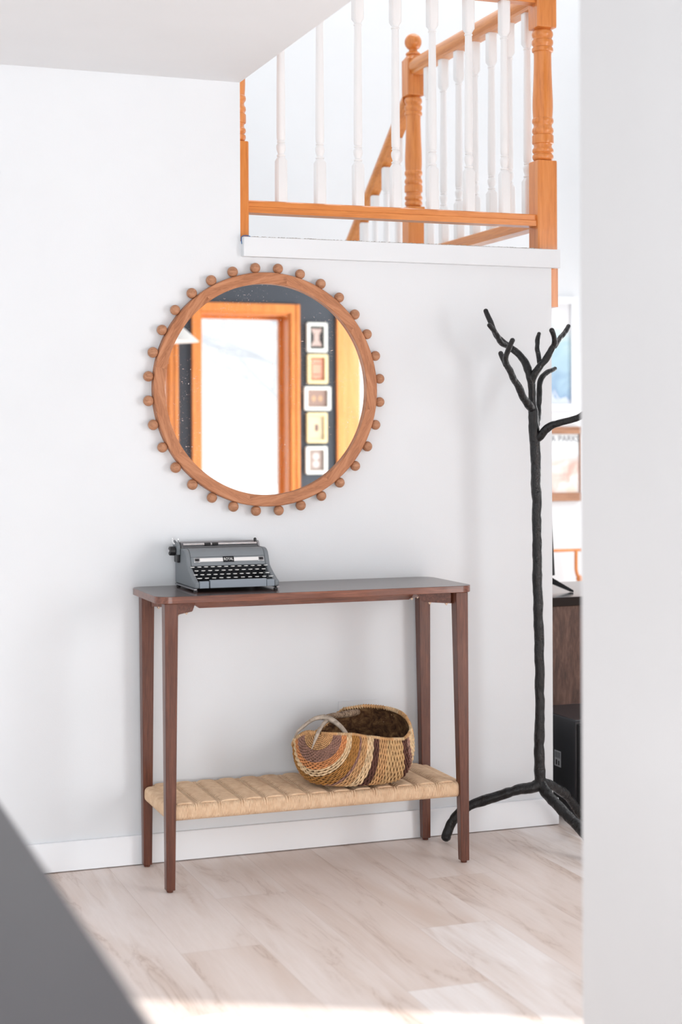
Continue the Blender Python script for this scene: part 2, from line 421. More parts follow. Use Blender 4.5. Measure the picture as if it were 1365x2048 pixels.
NX = 1.2995                                   # centre of the corner newel
fr = thing('front_railing', 'landing railing with orange wood rails and seven white turned balusters above the white fascia board', 'railing', (.8, PY, LEDGE))
newel(.301, PY, LEDGE-.0115, fr, cut=WALL_L+.0006, name='half_newel_post')['label'] = 'orange half post against the wall end'
newel(NX, PY, LEDGE-.0115, fr)
b = BM(); box(b, WALL_R+.0008, NX+.0335, PY-.0335, PY+.0335, 1.5975, LEDGE-.0118); build('newel_drop', b, M['pine'], fr)
b = BM(); swept(b, rail_section(.048, RT-RB), (.3345, PY, RB), (NX-.0337, PY, RB)); build('bottom_rail', b, M['pine_x'], fr)
b = BM(); swept(b, rail_section(0, .061, True), (.3345, PY, HB), (NX-.0337, PY, HB)); build('handrail', b, M['pine_x'], fr)
for i in range(7):
    x = .4425+i*.1208
    build('baluster', baluster_bm(x, PY, RT, HB, zlow=2.005, zup=2.442), M['white_bal'], fr, smooth=32)
NY = 1.0835                                   # depth of the second newel
sr = thing('side_railing', 'white baluster railing running back from the corner post to the ball topped post', 'railing', (NX, .56, LEDGE))
newel(NX, NY, LEDGE-.0115, sr)['label'] = 'orange turned post with a ball top'
b = BM(); swept(b, rail_section(.048, RT-RB), (NX, PY+.0337, RB), (NX, NY-.0337, RB)); build('bottom_rail', b, M['pine_y'], sr)
b = BM(); swept(b, rail_section(0, .061, True), (NX, PY+.0337, HB), (NX, NY-.0337, HB)); build('handrail', b, M['pine_y'], sr)
for i in range(7):
    build('baluster', baluster_bm(NX, .149+i*.1315, RT, HB, zlow=2.005, zup=2.442), M['white_bal'], sr, smooth=32)
st = thing('stair_railing', 'sloping orange handrail with white balusters going down behind the ball topped post', 'railing', (NX, 1.8, .4))
sl = -.762; y0, y1 = NY+.034, 2.55; z0 = 2.428
rz = lambda y: z0+(y-y0)*sl
b = BM(); swept(b, [(x*.95, z*1.15) for x, z in rail_section(0, .061, True)], (NX, y0, rz(y0)), (NX, y1, rz(y1))); build('handrail', b, M['pine_y'], st)
b = BM(); swept(b, rail_section(.048, .037), (NX, y0, rz(y0)-.67), (NX, y1, rz(y1)-.67)); build('bottom_rail', b, M['pine_y'], st)
for i in range(11):
    y = 1.235+i*.1205; zt = rz(y)-.010
    b = baluster_bm(NX, y, zt-.62, zt+.005); build('baluster', b, M['white_bal'], st, smooth=32)
# a carpet whose ragged edge shows over the fascia
m = mat('speckled_carpet', rough=1, spec=.1); v = coords(m)
L(m, ramp(m, noise(m, v, 420, 2, .7), [(.38, (.10,.085,.075)), (.5, (.50,.46,.42)), (.62, (.72,.70,.67))]), bsdf(m).inputs['Base Color']); M['carpet'] = m
b = BM(); n = 420; A = []; B2 = []
for i in range(n+1):
    x = .336+(1.264-.336)*i/n
    A.append(b.verts.new((x, -.012+random.uniform(-.0015,.0015), LEDGE+random.uniform(.0004,.0034)))); B2.append(b.verts.new((x, 1.04, LEDGE+.002)))
C2 = [b.verts.new((a.co.x, -.012, LEDGE+.0001)) for a in A]; D2 = [b.verts.new((a.co.x, 1.04, LEDGE+.0001)) for a in A]
for i in range(n):
    b.faces.new((A[i], A[i+1], B2[i+1], B2[i])); b.faces.new((C2[i], C2[i+1], A[i+1], A[i])); b.faces.new((D2[i], B2[i], B2[i+1], D2[i+1])); b.faces.new((C2[i], D2[i], D2[i+1], C2[i+1]))
tag(build('landing_carpet', b, M['carpet'], smooth=20), 'flecked carpet with a frayed edge on the landing above the fascia', 'carpet')
# scrap of blue tape in the corner
b = BM()
tube(b, catmull([pt(484,488,-.021)[:], pt(483,478,-.022)[:], pt(485,472.5,-.0225)[:], pt(493,471,-.021)[:], pt(501,473,-.021)[:]], 5), .0013, 6)
tag(build('painters_tape', b, mat('blue_tape', (.02,.13,.33), .6)), 'thin scrap of blue tape at the left corner of the fascia', 'tape')

# ================================================================ MIRROR
MX, MZ, MR, MI = .3779, 1.3339, .3363, .3035
mi = thing('round_mirror', 'round wall mirror in a wooden frame edged with wooden beads above the console table', 'mirror', (MX, -.001, MZ))
def ring_mat():
    m = mat('mirror_frame_wood', rough=.5, spec=.35)
    t = N(m, 'ShaderNodeTexCoord'); sp = N(m, 'ShaderNodeSeparateXYZ'); L(m, t.outputs['Object'], sp.inputs[0])
    ang = math_n(m, 'ARCTAN2', sp.outputs[2], sp.outputs[0])
    seg = math_n(m, 'FLOOR', math_n(m, 'MULTIPLY', math_n(m, 'ADD', ang, 7.25), 8/(2*PI)))
    wn = N(m, 'ShaderNodeTexWhiteNoise', noise_dimensions='1D'); L(m, seg, wn.inputs['W'])
    # planks laid tangentially: grain turns with the segment
    rot = N(m, 'ShaderNodeVectorRotate', rotation_type='Y_AXIS')
    L(m, t.outputs['Object'], rot.inputs['Vector'])
    L(m, math_n(m, 'ADD', math_n(m, 'MULTIPLY', seg, 2*PI/8), -.574), rot.inputs['Angle'])
    mp = N(m, 'ShaderNodeMapping'); mp.inputs['Scale'].default_value = (26, 10, 3.2); L(m, rot.outputs[0], mp.inputs[0])
    f = noise(m, mp.outputs[0], 3.2, 6, .65, .9)
    c = ramp(m, f, [(.34, (.25,.088,.036)), (.5, (.44,.178,.080)), (.66, (.56,.26,.135))])
    c = mixc(m, math_n(m, 'MULTIPLY', wn.outputs['Value'], .35), c, (.56,.25,.13))
    knot = N(m, 'ShaderNodeVectorMath', operation='DISTANCE'); L(m, t.outputs['Object'], knot.inputs[0]); knot.inputs[1].default_value = (.052, -.02, .318)
    c = mixc(m, ramp(m, knot.outputs['Value'], [(0, (.9,.9,.9)), (.004, (.25,.25,.25)), (.0065, (.75,.75,.75)), (.009, (0,0,0))]), c, (.10,.028,.012))
    sc = coords(m, (60, 60, 14), rot=(0, .7, 0)); s2 = noise(m, sc, 4, 2, .6)
    c = mixc(m, ramp(m, s2, [(.72, (0,0,0)), (.76, (.45,.45,.45))]), c, (.62,.45,.34))
    L(m, c, bsdf(m).inputs['Base Color']); bump(m, f, .25, .0008); return m
M['ring'] = ring_mat()
b = BM(); seg = 144
sec = [(MI, -.012), (MI, -.0285), (MI+.0015, -.030), (MR-.0025, -.030), (MR, -.0275), (MR, -.002), (MI+.004, -.002)]
rows = [[b.verts.new((MX+r*math.cos(2*PI*k/seg), y, MZ+r*math.sin(2*PI*k/seg))) for r, y in sec] for k in range(seg)]
for k in range(seg):
    for j in range(len(sec)): b.faces.new((rows[k][j], rows[(k+1) % seg][j], rows[(k+1) % seg][(j+1) % len(sec)], rows[k][(j+1) % len(sec)]))
build('frame', b, M['ring'], mi, smooth=30)
m = mat('mirror_glass', (.93,.94,.94), .0, 1.0)
t = coords(m); lo = noise(m, coords(m, (1, 1, 1), rot=(0, .5, 0)), 9, 3, .6)
sp = N(m, 'ShaderNodeSeparateXYZ'); L(m, t, sp.inputs[0])
top = ramp(m, sp.outputs[2], [(.0, (0,0,0)), (.30, (1,1,1))])
sc = noise(m, coords(m, (30, 1, 90), rot=(0, .35, 0)), 3.0, 3, .7, .8); sc2 = noise(m, coords(m, (100, 1, 40), rot=(0, -.5, 0)), 4.0, 2, .6)
specks = math_n(m, 'MAXIMUM', ramp(m, sc, [(.64, (0,0,0)), (.74, (1,1,1))]), ramp(m, sc2, [(.66, (0,0,0)), (.75, (1,1,1))]))
fac = math_n(m, 'MULTIPLY', math_n(m, 'MULTIPLY', specks, ramp(m, lo, [(.45, (.05,.05,.05)), (.6, (1,1,1))])), .5)
L(m, math_n(m, 'SUBTRACT', 1.0, fac), bsdf(m).inputs['Metallic']); L(m, math_n(m, 'MULTIPLY', fac, .8), bsdf(m).inputs['Roughness'])
b = BM(); R = MI+.002
f0 = [b.verts.new((MX+R*math.cos(2*PI*k/seg), -.016, MZ+R*math.sin(2*PI*k/seg))) for k in range(seg)]
f1 = [b.verts.new((v_.co.x, -.013, v_.co.z)) for v_ in f0]
b.faces.new(f0); b.faces.new(f1[::-1])
for k in range(seg): b.faces.new((f0[k], f0[(k+1) % seg], f1[(k+1) % seg], f1[k]))
build('glass', b, m, mi, smooth=30)
bead_m = wood('bead_wood', (.30,.125,.060), (.46,.215,.112), (.56,.29,.165), 'X', 5, .55, 0, 9)
for k in range(32):
    a = 2*PI*(k+.5)/32; r = .0148*random.uniform(.97, 1.03)
    b = BM(); sphere(b, (MX+.3502*math.cos(a), -.0165, MZ+.3502*math.sin(a)), r, 28, 18)
    build('bead', b, bead_m, mi, smooth=80)

# ================================================================ CONSOLE TABLE
TT = .7787; TU = .760
ct = thing('console_table', 'dark walnut console table with tapered legs and a woven cord shelf', 'table', (.4363, -.166, 0))
def rounded_rect(x0, x1, y0, y1, r, n=8):
    pts = []
    for cx, cy, a0 in ((x1-r, y1-r, 0), (x0+r, y1-r, 90), (x0+r, y0+r, 180), (x1-r, y0+r, 270)):
        for k in range(n+1):
            a = math.radians(a0+90*k/n); pts.append((cx+r*math.cos(a), cy+r*math.sin(a)))
    return pts
b = BM(); prism(b, rounded_rect(-.022, .8895, -.328, -.004, .042), TU, TT, 'Z')
for f in b.faces: f.material_index = 1 if f.calc_center_median().z > TT-.0005 else 0
build('tabletop', b, [M['wal_x'], M['wal_top']], ct, bevel=.0012)
legs = {'FL': ((0,.0365,-.318,-.282), (.002,.026,-.318,-.294)), 'RL': ((0,.0365,-.051,-.0165), (.005,.029,-.045,-.0215)),
        'FR': ((.836,.8725,-.318,-.282), (.850,.8745,-.318,-.294)), 'RR': ((.836,.8725,-.051,-.0165), (.8495,.8735,-.045,-.0215))}
for t_, bo in legs.values():
    b = BM(); q = lambda r, z: [(r[0],r[2],z),(r[1],r[2],z),(r[1],r[3],z),(r[0],r[3],z)]
    hexa(b, q(bo, .006), q(t_, TU-.0004))
    lg = build('leg', b, M['wal_z'], ct, bevel=.0015)
    b = BM(); cyl(b, ((bo[0]+bo[1])/2, (bo[2]+bo[3])/2, .0002), ((bo[0]+bo[1])/2, (bo[2]+bo[3])/2, .0062), .0085, .0095, 16)
    build('glide', b, M['wal_z'], lg)
# diagonal brackets under the top, each with brass nuts, and the long centre rail
brass = mat('brass', (.66,.50,.38), .35, 1.0)
for sx, sy, ax, ay in ((1,1,.034,-.285), (1,-1,.034,-.048), (-1,1,.8385,-.285), (-1,-1,.8385,-.048)):
    d = Vector((sx*.66, sy*.75, 0)).normalized(); nrm = Vector((-d.y, d.x, 0)); A = Vector((ax, ay, 0)); ln = .118
    pts = [(0,TU-.0002),(0,TU-.033),(ln-.034,TU-.033),(ln-.028,TU-.0315),(ln-.004,TU-.004),(ln,TU-.0002)]
    b = BM(); q0 = [b.verts.new(A+d*s+nrm*.009+Vector((0,0,z))) for s, z in pts]; q1 = [b.verts.new(A+d*s-nrm*.009+Vector((0,0,z))) for s, z in pts]
    b.faces.new(q0); b.faces.new(q1[::-1])
    for i in range(len(pts)): b.faces.new((q0[i], q0[(i+1) % len(pts)], q1[(i+1) % len(pts)], q1[i]))
    br = build('corner_bracket', b, M['wal_x'], ct)
    for s in (.018, .070):
        p = A+d*s+Vector((0,0,TU-.033)); b = BM(); cyl(b, p, p-Vector((0,0,.004)), .0048, .0042, 6); cyl(b, p-Vector((0,0,.004)), p-Vector((0,0,.0065)), .0022, .0018, 10)
        build('nut', b, brass, br)
b = BM(); prism(b, [(.106,TU-.0003),(.120,TU-.022),(.132,TU-.030),(.752,TU-.030),(.762,TU-.022),(.774,TU-.0003)], -.176, -.156, 'Y')
build('centre_rail', b, M['wal_x'], ct)

# woven cord shelf: wrapped rails with strands woven over warp cords
SZ0, SZ1 = .186, .2245
cordm = mat('paper_cord', rough=.8, spec=.2); v = coords(cordm)
L(cordm, ramp(cordm, noise(cordm, v, 55, 3, .6), [(.3, (.68,.46,.295)), (.55, (.78,.56,.375)), (.75, (.84,.63,.44))]), bsdf(cordm).inputs['Base Color'])
bump(cordm, noise(cordm, coords(cordm, (1,1,1)), 900, 2), .3, .0006)
sh = BM()
shx0, shx1, shy0, shy1 = .012, .862, -.305, -.030
box(sh, shx0+.004, shx1-.004, shy0+.03, shy1-.03, SZ0+.004, SZ1-.018)
for ya_, yb_ in ((shy0+.003, shy0+.030), (shy1-.030, shy1-.003)): box(sh, .032, .843, ya_, yb_, SZ0+.003, SZ1-.003)
core = sh
# front and back rails: loops of cord around them, side by side
def loop(bm, pos, axis, e_out, e_in, z0, z1, r):
    """one turn: comes over the top from e_in, round the outer face e_out, back under"""
    s = 1 if e_out > e_in else -1; rr = .012
    prof = [(e_in, z1), (e_out-s*rr, z1)]
    for k in range(1, 4):
        a = PI/2*k/4; prof.append((e_out-s*rr+s*rr*math.sin(a), z1-rr+rr*math.cos(a)))
    prof += [(e_out, z1-rr), (e_out, z0+rr)]
    for k in range(1, 4):
        a = PI/2*k/4; prof.append((e_out-s*rr+s*rr*math.cos(a), z0+rr-rr*math.sin(a)))
    prof += [(e_out-s*rr, z0), (e_in, z0)]
    j = random.uniform(-.0004, .0004)
    tube(bm, [((pos+j*(i % 3-1), p[0], p[1]) if axis == 'X' else (p[0], pos+j*(i % 3-1), p[1])) for i, p in enumerate(prof)], r, 6)
rc = .00215
nF = 192
for i in range(nF):
    x = .0300+(.8440-.0300)*i/(nF-1)
    loop(sh, x, 'X', shy0-.004, shy0+.028, SZ0, SZ1, rc); loop(sh, x, 'X', shy1+.004, shy1-.028, SZ0, SZ1, rc)
nS = 54
for i in range(nS):
    y = -.281+(-.0525+.281)*i/(nS-1)
    loop(sh, y, 'Y', shx0-.004, shx0+.030, SZ0, SZ1, rc); loop(sh, y, 'Y', shx1+.004, shx1-.030, SZ0, SZ1, rc)
build('shelf', core, cordm, ct, smooth=60)
wv = BM()
NB = 13; BW = (.846-.026)/NB; nY = 40
for j in range(nY):
    y = -.296+(.257)*j/(nY-1); path = []
    ph = j % 2
    x0_, x1_ = (.026, .846) if -.281 < y < -.0525 else (.034, .838)
    k = 0; n = NB*12; rad_ = []
    for i in range(n+1):
        x = .026+.82*i/n
        if x < x0_ or x > x1_: continue
        u = (x-.026)/BW; fr_ = u-math.floor(u)
        kx = int(round(u)); hgt = .0018*abs(math.sin(PI*fr_))**.6-(.0085 if (kx+j) % 2 else .0030)*math.exp(-((u-kx)/.15)**2); rad_.append(.0031*(1-.42*math.exp(-((u-kx)/.14)**2)))
        path.append((x, y+.0020*math.sin(PI*fr_), SZ1+.0012+hgt))
    tube(wv, path, rad_, 8)
build('weave', wv, cordm, ct, smooth=70)
wp = BM()
for i in range(NB+1):
    x = .026+BW*i
    if i in (0, NB): continue
    for dx in (-.0028, .0028):
        pth = [(x+dx, -.036, SZ1+.001), (x+dx, -.295, SZ1+.001), (x+dx*1.1, -.304, SZ1+.0022), (x+dx*1.2, -.3095, SZ1-.004), (x+dx*1.2, -.3105, SZ1-.014)]
        tube(wp, pth, .0021, 6)
build('warp', wp, cordm, ct, smooth=70)

# ================================================================ TYPEWRITER
def crinkle(name, col):
    m = mat(name, col, .5, spec=.35); bump(m, noise(m, coords(m), 900, 3), .25, .0004); return m
tg = crinkle('grey_crinkle_enamel', (.195, .215, .232)); tl = crinkle('light_grey_enamel', (.26, .30, .345)); td = crinkle('grey_panel_enamel', (.215, .235, .252))
keym = mat('white_key_top', (.78,.78,.76), .3); chrome = M['chrome']; steel = mat('brushed_steel', (.42,.42,.44), .35, 1.0); blk = M['black']
tw = thing('typewriter', 'grey portable typewriter with a white striped nameplate on the left end of the console table', 'typewriter', (.222, -.13, TT))
X0, X1 = .1035, .3425; Z0 = TT+.0095
side = [(-.022,Z0),(-.2345,Z0),(-.2355,Z0+.0165),(-.222,Z0+.020),(-.190,.8225),(-.1620,.8370),(-.1510,.8445),(-.1410,.8670),(-.1345,.8780),(-.1240,.8850),(-.112,.8880),(-.035,.8880),(-.024,.8840),(-.020,.8750)]
for s in (0, 1):
    b = BM(); a, c = (X0, X0+.0135) if s == 0 else (X1-.0135, X1)
    prism(b, side, a, c, 'X'); build('side_panel', b, tg, tw, bevel=.0042, seg=4)
XA, XB = X0+.0136, X1-.0136
b = BM(); prism(b, [(-.1400,.8672),(-.1335,.8780),(-.1240,.8850),(-.113,.8880),(-.078,.8880),(-.078,.880),(-.108,.880),(-.132,.8630)], XA, XB, 'X'); build('top_cover', b, td, tw, bevel=.001)
b = BM(); prism(b, [(-.1500,.8430),(-.1402,.8664),(-.132,.8630),(-.140,.8400)], XA, XB, 'X'); build('front_panel', b, td, tw, bevel=.0006)
b = BM(); prism(b, [(-.146,.8425),(-.150,.8428),(-.140,.8398),(-.120,.790),(-.124,.790)], XA, XB, 'X'); build('key_well_back', b, mat('dark_steel', (.035,.037,.042), .4), tw)
b = BM(); box(b, XA, XB, -.222, -.030, Z0, Z0+.006); box(b, XA, XB, -.120, -.030, Z0+.006, .872); build('inner_body', b, blk, tw)
# chrome strip with end slots and the nameplate, lying on the sloped front panel
ny, nz = -.0130, .0058
def on_panel(x, k, d=.0006):    # k 0..1 up the front panel
    n = Vector((0, -.922, .386))
    return Vector((x, -.1500+.0098*k, .8430+.0234*k))+n*d
def strip(bm, x0, x1, k0, k1, d0, d1, mi=0):
    q = lambda d: [on_panel(x0,k0,d), on_panel(x1,k0,d), on_panel(x1,k1,d), on_panel(x0,k1,d)]
    hexa(bm, q(d0), q(d1))
white = mat('white_enamel_stripe', (.80,.79,.78), .3)
b = BM(); strip(b, .1335, .3200, .46, .86, 0, .0009); st_ = build('stripe', b, white, tw, bevel=.0002)
for xa in (.1255, .3100):
    b = BM(); strip(b, xa, xa+.0170, .40, .92, .0003, .0016); e_ = build('chrome_end', b, chrome, tw, bevel=.0006)
    b = BM(); strip(b, xa+.0030, xa+.0140, .54, .78, .0017, .0021); build('slot', b, blk, e_)
b = BM(); strip(b, .2085, .2395, .36, 1.0, .0004, .0018); np_ = build('nameplate', b, mat('black_enamel', (.01,.01,.012), .25), tw)
me = text_mesh('ROYAL', .0112, .0003)
xs_ = [v_.co.x for v_ in me.vertices]; wd = max(xs_)-min(xs_)
me.transform(Matrix.Diagonal((.0265/wd, 1.0, 1, 1)))
n = Vector((0, -.922, .386)); up_ = Vector((0, .386, .922)); R3 = Matrix((Vector((1,0,0)), up_, n)).transposed().to_4x4()
me.transform(Matrix.Translation(on_panel(.224, .675, .0022)-tw.location) @ R3)
lt = link('lettering', me, keym, np_)
lt['label'] = 'white ROYAL lettering'
# crease lines on the top cover
# front lip, space bar and base rail
b = BM(); box(b, XA, .1435, -.2350, -.2260, Z0+.0006, Z0+.0195); build('front_lip', b, tl, tw, bevel=.001)
b = BM(); box(b, .3068, XB, -.2350, -.2260, Z0+.0006, Z0+.0195); build('front_lip', b, tl, tw, bevel=.001)
b = BM(); box(b, .1460, .3050, -.2385, -.2260, Z0+.0010, Z0+.0225); build('space_bar', b, tl, tw, bevel=.0012, seg=3)
for s in (0, 1):
    b = BM(); a, c = (X0-.0012, X0+.007) if s == 0 else (X1-.007, X1+.0012)
    box(b, a, c, -.232, -.024, Z0-.0045, Z0-.0003); build('base_rail', b, steel, tw, bevel=.0006)
for x in (X0+.006, X1-.006):
    for y in (-.221, -.036):
        b = BM(); cyl(b, (x, y, TT+.0002), (x, y, Z0-.0048), .0065, .0055, 16); build('rubber_foot', b, blk, tw)
# keys: four rows stepping down to the front
rows = [(-.1590, .8410, 12, .1175, .3275), (-.1745, .8320, 11, .1245, .3165), (-.1900, .8225, 12, .1180, .3225), (-.2050, .8140, 11, .1250, .3290)]
for ri, (y, z, n_, xa, xb) in enumerate(rows):
    for k in range(n_):
        x = xa+(xb-xa)*k/(n_-1); wide = .0058
        if ri == 3 and k in (0, n_-1): wide = .0072
        b = BM()
        prof = [(z-.0014, .0044), (z-.0008, .0050), (z, .0050), (z+.0007, .0046), (z+.0009, .0030)]
        lathe(b, prof, x, y, 16); bmesh.ops.scale(b, vec=(wide/.0050, 1, 1), verts=b.verts[:], space=Matrix.Translation((-x, -y, 0)))
        kk = build('key', b, keym, tw, smooth=50)
        b = BM(); tube(b, [(x, y, z-.0023), (x, y+.001, z-.009), (x, y+.012, z-.016), (x, y+.03, z-.022)], .0011, 6); build('key_lever', b, blk, kk)
# carriage: platen, paper bail, knob, end plates and return lever
b = BM(); cyl(b, (.108, -.060, .8895), (.336, -.060, .8895), .0135, seg=32); build('platen', b, mat('platen_rubber', (.17,.17,.18), .3), tw)
b = BM(); cyl(b, (.112, -.0765, .8975), (.326, -.0765, .8975), .0038, seg=12)
bl = build('paper_bail', b, chrome, tw)
for x in (.182, .204):
    b = BM(); cyl(b, (x-.009, -.0765, .8975), (x+.009, -.0765, .8975), .0044, seg=20); build('roller', b, blk, bl)
b = BM(); box(b, .110, .328, -.047, -.040, .886, .9045); build('paper_table', b, steel, tw, bevel=.001)
b = BM(); box(b, .106, .334, -.036, -.026, .8895, .8955); build('carriage_rail', b, chrome, tw)
b = BM(); prism(b, [(-.085,.8700),(-.030,.8700),(-.030,.9030),(-.045,.9085),(-.068,.9060),(-.083,.8960)], .094, .1030, 'X'); build('carriage_end', b, tg, tw, bevel=.002)
b = BM(); prism(b, [(-.080,.8895),(-.040,.8895),(-.040,.9015),(-.055,.9035),(-.072,.9005)], .330, .3355, 'X'); build('carriage_end', b, steel, tw, bevel=.001)
b = BM(); prism(b, [(-.078,.848),(-.040,.848),(-.040,.872),(-.080,.872)], .0955, .1025, 'X'); build('carriage_arm', b, blk, tw, bevel=.002)
b = BM(); cyl(b, (.0765, -.060, .8800), (.0935, -.060, .8800), .0125, .0135, 28); kb = build('platen_knob', b, blk, tw, bevel=.002)
b = BM(); cyl(b, (.0745, -.060, .8800), (.0764, -.060, .8800), .0050, seg=16); build('knob_cap', b, chrome, kb)
b = BM(); tube(b, catmull([(.100,-.066,.902),(.090,-.072,.910),(.082,-.082,.9115),(.078,-.096,.908),(.0795,-.108,.9025)], 5), [.0030]*10+[.0022]*11, 8, round_ends=True); build('return_lever', b, chrome, tw)
b = BM(); tube(b, [(.0905,-.055,.902),(.0870,-.057,.915)], .0014, 6, round_ends=True); tube(b, [(.104,-.055,.902),(.1035,-.057,.914)], .0014, 6, round_ends=True); build('guide_lever', b, chrome, tw)
b = BM(); tube(b, [(.326,-.066,.899),(.325,-.066,.909)], .0042, 12, round_ends=True); tube(b, [(.3365,-.050,.888),(.3365,-.052,.9005)], .0040, 12, round_ends=True); build('release_lever', b, blk, tw)

# ================================================================ ANTLER HANDLED BASKET
BZ = SZ1+.0125
bk = thing('basket', 'round woven basket with an antler handle and coloured bands sitting on the shelf', 'basket', (.563, -.222, BZ))
BC = Vector((.563, -.222, BZ+.098))
EA, EB, EC = .167, .124, .127
AX = math.radians(-6)
def ell(d):
    """unit direction -> point on the full bellied body"""
    U_ = Vector((math.cos(AX), math.sin(AX), 0)); V_ = Vector((-math.sin(AX), math.cos(AX), 0))
    x, y, z = d.dot(U_), d.dot(V_), d.z
    k = (abs(x)**2.5+abs(y)**2.5+abs(z)**2.5)**(-1/2.5)
    p = BC+U_*(x*k*EA)+V_*(y*k*EB)+Vector((0,0,z*k*EC))
    zm = BZ+.0015
    if p.z < zm+.014: p.z = zm+.014*math.exp((p.z-zm-.014)/.014)
    return p
def sph(az, el):
    a, e = math.radians(az), math.radians(el); return Vector((math.cos(a)*math.cos(e), math.sin(a)*math.cos(e), math.sin(e)))
AL, AR = 221.0, 343.0
EK = [(-17,33),(0,36),(20,37),(40,39),(60,41),(84,38),(92,30),(100,17),(115,6),(135,0),(155,0),(180,14),(205,23),(221,23),(237,23),(252,23),(270,19),(290,14),(305,12),(325,19),(343,33)]
def elev(az):      # rim height round the basket
    az = (az+17) % 360-17
    for (a0, e0), (a1, e1) in zip(EK, EK[1:]):
        if a0 <= az <= a1:
            u = (az-a0)/(a1-a0); u = u*u*(3-2*u)*.5+u*.5; return e0+(e1-e0)*u
    return 36
def slerp(a, b_, t_):
    an_ = a.angle(b_); return (a*math.sin((1-t_)*an_)+b_*math.sin(t_*an_))/math.sin(an_)
DL, DR, DN = sph(AL, elev(AL)), sph(AR, elev(AR)), Vector((0.001,0,-1)).normalized()
def arc(t_):
    f = AL+(AR-AL)*t_**.92; bk_ = AL-(360-(AR-AL))*t_
    F, B_ = sph(f, elev(f)), sph(bk_, elev(bk_))
    Mm = slerp(DL, DN, 2*t_) if t_ < .5 else slerp(DN, DR, 2*t_-1)
    n_ = (Mm-F).cross(B_-F).normalized(); c_ = n_*n_.dot(F); r_ = (F-c_).length
    e1 = (F-c_).normalized(); e2 = n_.cross(e1)
    am = math.atan2((Mm-c_).dot(e2), (Mm-c_).dot(e1)) % (2*PI); ab = math.atan2((B_-c_).dot(e2), (B_-c_).dot(e1)) % (2*PI)
    if am > ab: am -= 2*PI; ab -= 2*PI
    return lambda k: c_+(e1*math.cos(ab*k)+e2*math.sin(ab*k))*r_
def bpt(t_, k, off=0.0):
    d = arc(t_)(k).normalized(); return ell(d)+d*off
bands = [(0,'tan'),(.085,'mauve'),(.142,'orange'),(.178,'cream'),(.218,'gold'),(.280,'mauve'),(.298,'tan'),(.345,'cream'),(.398,'dark'),(.435,'tan'),(.50,'straw'),(.655,'dark'),(.70,'mauve'),(.74,'cream'),(.85,'tan')]
bc = {'tan':(.60,.345,.16),'mauve':(.36,.20,.155),'orange':(.70,.30,.12),'cream':(.72,.52,.31),'gold':(.42,.20,.055),'dark':(.115,.048,.035),'straw':(.58,.37,.18)}
names = list(bc); bm_mats = []
for k in names:
    c = bc[k]; m = mat('reed_'+k, c, .62, spec=.25); f = noise(m, coords(m), 75, 4, .7)
    L(m, ramp(m, f, [(.32, tuple(x*.62 for x in c)), (.52, c), (.72, tuple(min(1, x*1.28) for x in c))]), bsdf(m).inputs['Base Color']); bm_mats.append(m)
b = BM(); t = .012; ring = 0; NRIB = 34
while t < .99:
    kind = [n_ for a_, n_ in bands if t >= a_][-1]
    thick = {'cream':.0029,'straw':.0027,'dark':.0024,'mauve':.0017,'gold':.0022,'orange':.0021,'tan':.0021}[kind]
    fn = arc(t); path = []; npt = 132 if t > .1 else 60
    for i in range(npt+1):
        k = i/npt; d = fn(k).normalized()
        wob = math.sin(k*NRIB*PI)*(1 if ring % 2 else -1)
        path.append(ell(d)+d*(.0018*wob+random.uniform(-.0003,.0003))+Vector((random.uniform(-.0003,.0003),)*3))
    tube(b, path, [thick*random.uniform(.82, 1.1) for _ in path], 6, mi=names.index(kind))
    t += thick*1.80/.40; ring += 1
build('weave', b, bm_mats, bk, smooth=80)
b = BM()
for q in range(1, NRIB):
    tube(b, [bpt(.01+.98*i/70, q/NRIB, -.0012) for i in range(71)], .0015, 5)
build('rib', b, [mat('rib_reed', (.22,.12,.06), .7)], bk, smooth=80)['kind'] = 'stuff'
dark_shell = BM(); rows_ = []  # added dark shell, the shade inside the basket put into its colour
for i in range(49):
    fn = arc(.006+.988*i/48); rows_.append([dark_shell.verts.new(ell(fn(k/40).normalized())-fn(k/40).normalized()*.0042+Vector((0,0,.0012))) for k in range(41)])
for i in range(48):
    for k in range(40): dark_shell.faces.new((rows_[i][k], rows_[i+1][k], rows_[i+1][k+1], rows_[i][k+1]))
shell_m = mat('inner_shade_brown', (.10,.050,.028), .75, spec=.15)
L(shell_m, ramp(shell_m, noise(shell_m, coords(shell_m, (1,1,1)), 38, 5, .7, .5), [(.38, (.045,.020,.012)), (.52, (.13,.065,.03)), (.66, (.26,.15,.07))]), bsdf(shell_m).inputs['Base Color'])
bump(shell_m, noise(shell_m, coords(shell_m), 260, 3), .6, .002)
lo_ = build('dark_shell', dark_shell, shell_m, bk, smooth=80)
so = lo_.modifiers.new('thickness', 'SOLIDIFY'); so.thickness = .0012; so.offset = 0
# wrapped rim
b = BM()
for kk_, r0_ in ((0, .0042), (1, .0055)):
    path = [bpt(.004+.992*i/80, kk_) for i in range(81)]
    tube(b, path, r0_*.8, 8, mi=names.index('tan'))
    pv = None
    for i in range(0, 80):   # lashing coiled round the rim
        p, q = path[i], path[i+1]; d = (q-p); o = d.orthogonal().normalized(); e = d.cross(o).normalized()
        coil = [p+d*(s/12*1.0)+(o*math.cos(2*PI*s/12)+e*math.sin(2*PI*s/12))*r0_*.85 for s in range(13)]
        tube(b, coil, r0_*.33, 5, mi=names.index('cream' if (i//9) % 2 else 'tan'))
build('rim', b, bm_mats, bk, smooth=80)
antl = mat('antler', (.42,.37,.32), .45, spec=.4)
v = coords(antl, (1,1,1)); f = noise(antl, v, 60, 5, .7, .5)
sp = N(antl, 'ShaderNodeSeparateXYZ'); L(antl, v, sp.inputs[0])
